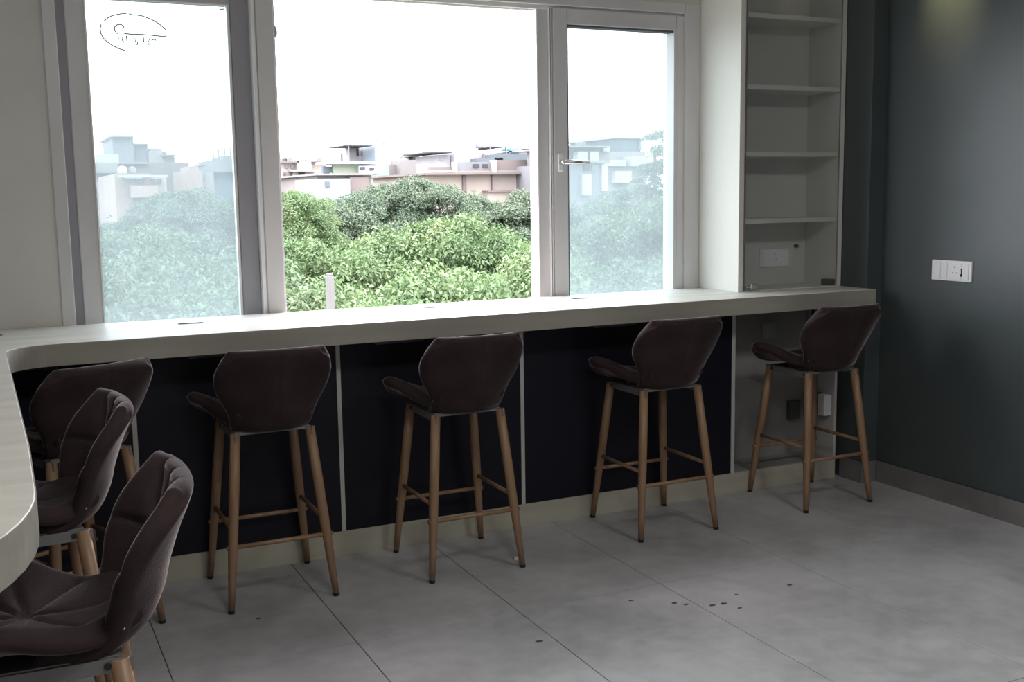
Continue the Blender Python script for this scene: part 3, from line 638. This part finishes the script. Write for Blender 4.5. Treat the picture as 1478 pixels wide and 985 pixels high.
LM = [leaf_mat('leaf_light', (.080, .135, .058), (.125, .195, .085), (.19, .235, .12)), leaf_mat('leaf_mid', (.070, .115, .062), (.10, .155, .078), (.13, .175, .09)), leaf_mat('leaf_hazed', (.078, .115, .082), (.108, .15, .10), (.14, .175, .115))]  # last one: aerial haze of the distant trees put into a greyer leaf colour
M['bark'] = mat('bark', (.12, .09, .065), .9)

def crown_mesh(name, seed, nclump, leaves, rx=2.0, rz=2.0, ls=.078):
    r = np.random.default_rng(seed)
    d = r.normal(size=(nclump, 3)); d /= np.linalg.norm(d, axis=1)[:, None]
    rad = r.uniform(.45, 1.0, nclump) ** .6
    c = d * rad[:, None] * np.array([rx, rx, rz]) * .84
    cr = r.uniform(.28, .55, nclump)
    k = r.integers(0, nclump, leaves)
    dd = r.normal(size=(leaves, 3)); dd /= np.linalg.norm(dd, axis=1)[:, None]
    dd[:, 2] = np.abs(dd[:, 2]) * .9 - .25
    p = c[k] + dd * (cr[k] * r.uniform(.55, 1.05, leaves))[:, None]
    n = dd * .6 + r.normal(size=(leaves, 3)) * .45 + np.array([0, 0, .7]); n /= np.linalg.norm(n, axis=1)[:, None]
    t = np.cross(n, r.normal(size=(leaves, 3))); t /= np.linalg.norm(t, axis=1)[:, None]
    b = np.cross(n, t); L = (r.uniform(.7, 1.3, leaves) * ls)[:, None]; Wd = L * .46
    v = np.empty((leaves, 4, 3)); v[:, 0] = p - t * L * .5; v[:, 1] = p + b * Wd * .5 + n * L * .1; v[:, 2] = p + t * L * .5 - n * L * .12; v[:, 3] = p - b * Wd * .5 + n * L * .1
    me = bpy.data.meshes.new(name); me.vertices.add(leaves * 4); me.vertices.foreach_set('co', v.reshape(-1).astype(np.float32))
    me.loops.add(leaves * 4); me.loops.foreach_set('vertex_index', np.arange(leaves * 4, dtype=np.int32))
    me.polygons.add(leaves); me.polygons.foreach_set('loop_start', np.arange(0, leaves * 4, 4, dtype=np.int32)); me.polygons.foreach_set('loop_total', np.full(leaves, 4, dtype=np.int32))
    me.update(calc_edges=True); me.materials.append(LM[0])
    return me
CM = [crown_mesh('crown_a', 1, 150, 75000), crown_mesh('crown_b', 2, 170, 75000), crown_mesh('crown_c', 3, 130, 75000), crown_mesh('crown_sparse', 4, 40, 9000, 1.0, 2.2, .12)]
def tree(px, ytop, Y, r_, kind, label, cm=None, squash=1.0):
    top = onY(px, ytop, Y); s_ = r_ / 2.0; cz = top.z - 2.0 * s_ * squash * .98
    t = thing('tree', label, 'tree', (top.x, Y, GZ), rnd.random() * 6.28, 'trees outside the window')
    me = CM[rnd.randrange(3) if cm is None else cm]
    o = bpy.data.objects.new('foliage', me); COL.objects.link(o); o.parent = t; o.location = (0, 0, cz - GZ); o.scale = (s_, s_, s_ * squash)
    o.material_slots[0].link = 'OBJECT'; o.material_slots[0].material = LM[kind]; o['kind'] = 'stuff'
    m_ = MB(); m_.tube([(0, 0, 0), (.05, .03, (cz - GZ) * .6), (0, 0, cz - GZ + s_ * .8)], [.16, .12, .04], 8)
    for k in range(6):
        a = k * 1.05; z0 = (cz - GZ) * .75; m_.tube([(0, 0, z0), (math.cos(a) * s_ * .8, math.sin(a) * s_ * .8, z0 + .9 * s_ + .3), (math.cos(a) * s_ * 1.4, math.sin(a) * s_ * 1.4, z0 + 1.6 * s_ + .5)], [.06, .035, .012], 6)
    m_.build('trunk', M['bark'], t)
TR = [
 (190, 352, 12.5, 2.0, 1, 'nearest green tree low in the left pane'), (335, 350, 13, 2.0, 1, 'nearest tree behind the stile between left pane and open bay'), (455, 368, 12.5, 1.8, 0, 'nearest light green tree beside the concrete post'),
 (590, 345, 12, 1.9, 0, 'nearest light green tree in the middle of the open bay'), (735, 342, 12.5, 1.9, 0, 'nearest light green tree at the right of the open bay'), (880, 345, 13, 2.0, 1, 'nearest green tree low in the right pane'), (1010, 340, 13, 1.8, 1, 'nearest tree behind the right window jamb'),
 (160, 300, 18, 2.1, 1, 'mid-distance tree at the left edge of the left pane'), (285, 295, 19, 2.2, 1, 'mid-distance tree right of centre in the left pane'), (425, 318, 17, 1.7, 0, 'light green tree directly left of the concrete post'), (530, 303, 18, 2.0, 0, 'broad light green tree above the nearest ones, left of centre in the open bay'),
 (655, 288, 18, 1.8, 0, 'taller light green tree right of centre in the open bay'), (770, 325, 17, 1.8, 0, 'light green tree against the right jamb of the open bay'), (850, 302, 19, 2.0, 1, 'mid-distance tree left in the right pane'), (940, 275, 18, 1.9, 1, 'mid-distance tree right in the right pane'),
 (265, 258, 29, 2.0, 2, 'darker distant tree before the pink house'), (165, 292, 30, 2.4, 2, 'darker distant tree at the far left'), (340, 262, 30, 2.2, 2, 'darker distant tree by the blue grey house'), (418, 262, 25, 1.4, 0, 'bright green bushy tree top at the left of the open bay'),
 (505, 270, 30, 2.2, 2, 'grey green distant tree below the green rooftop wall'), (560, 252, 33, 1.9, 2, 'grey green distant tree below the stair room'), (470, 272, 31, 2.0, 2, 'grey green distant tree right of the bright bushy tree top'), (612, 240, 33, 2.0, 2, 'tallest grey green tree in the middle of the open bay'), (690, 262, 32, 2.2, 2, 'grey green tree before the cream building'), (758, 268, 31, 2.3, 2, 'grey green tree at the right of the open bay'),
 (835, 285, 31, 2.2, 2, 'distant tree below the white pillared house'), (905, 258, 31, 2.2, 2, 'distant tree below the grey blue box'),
]
for (px, yt, Y, r_, k, lab) in TR: tree(px, yt, Y, r_, k, lab, None, 1.25 if Y < 24 else 1.1)
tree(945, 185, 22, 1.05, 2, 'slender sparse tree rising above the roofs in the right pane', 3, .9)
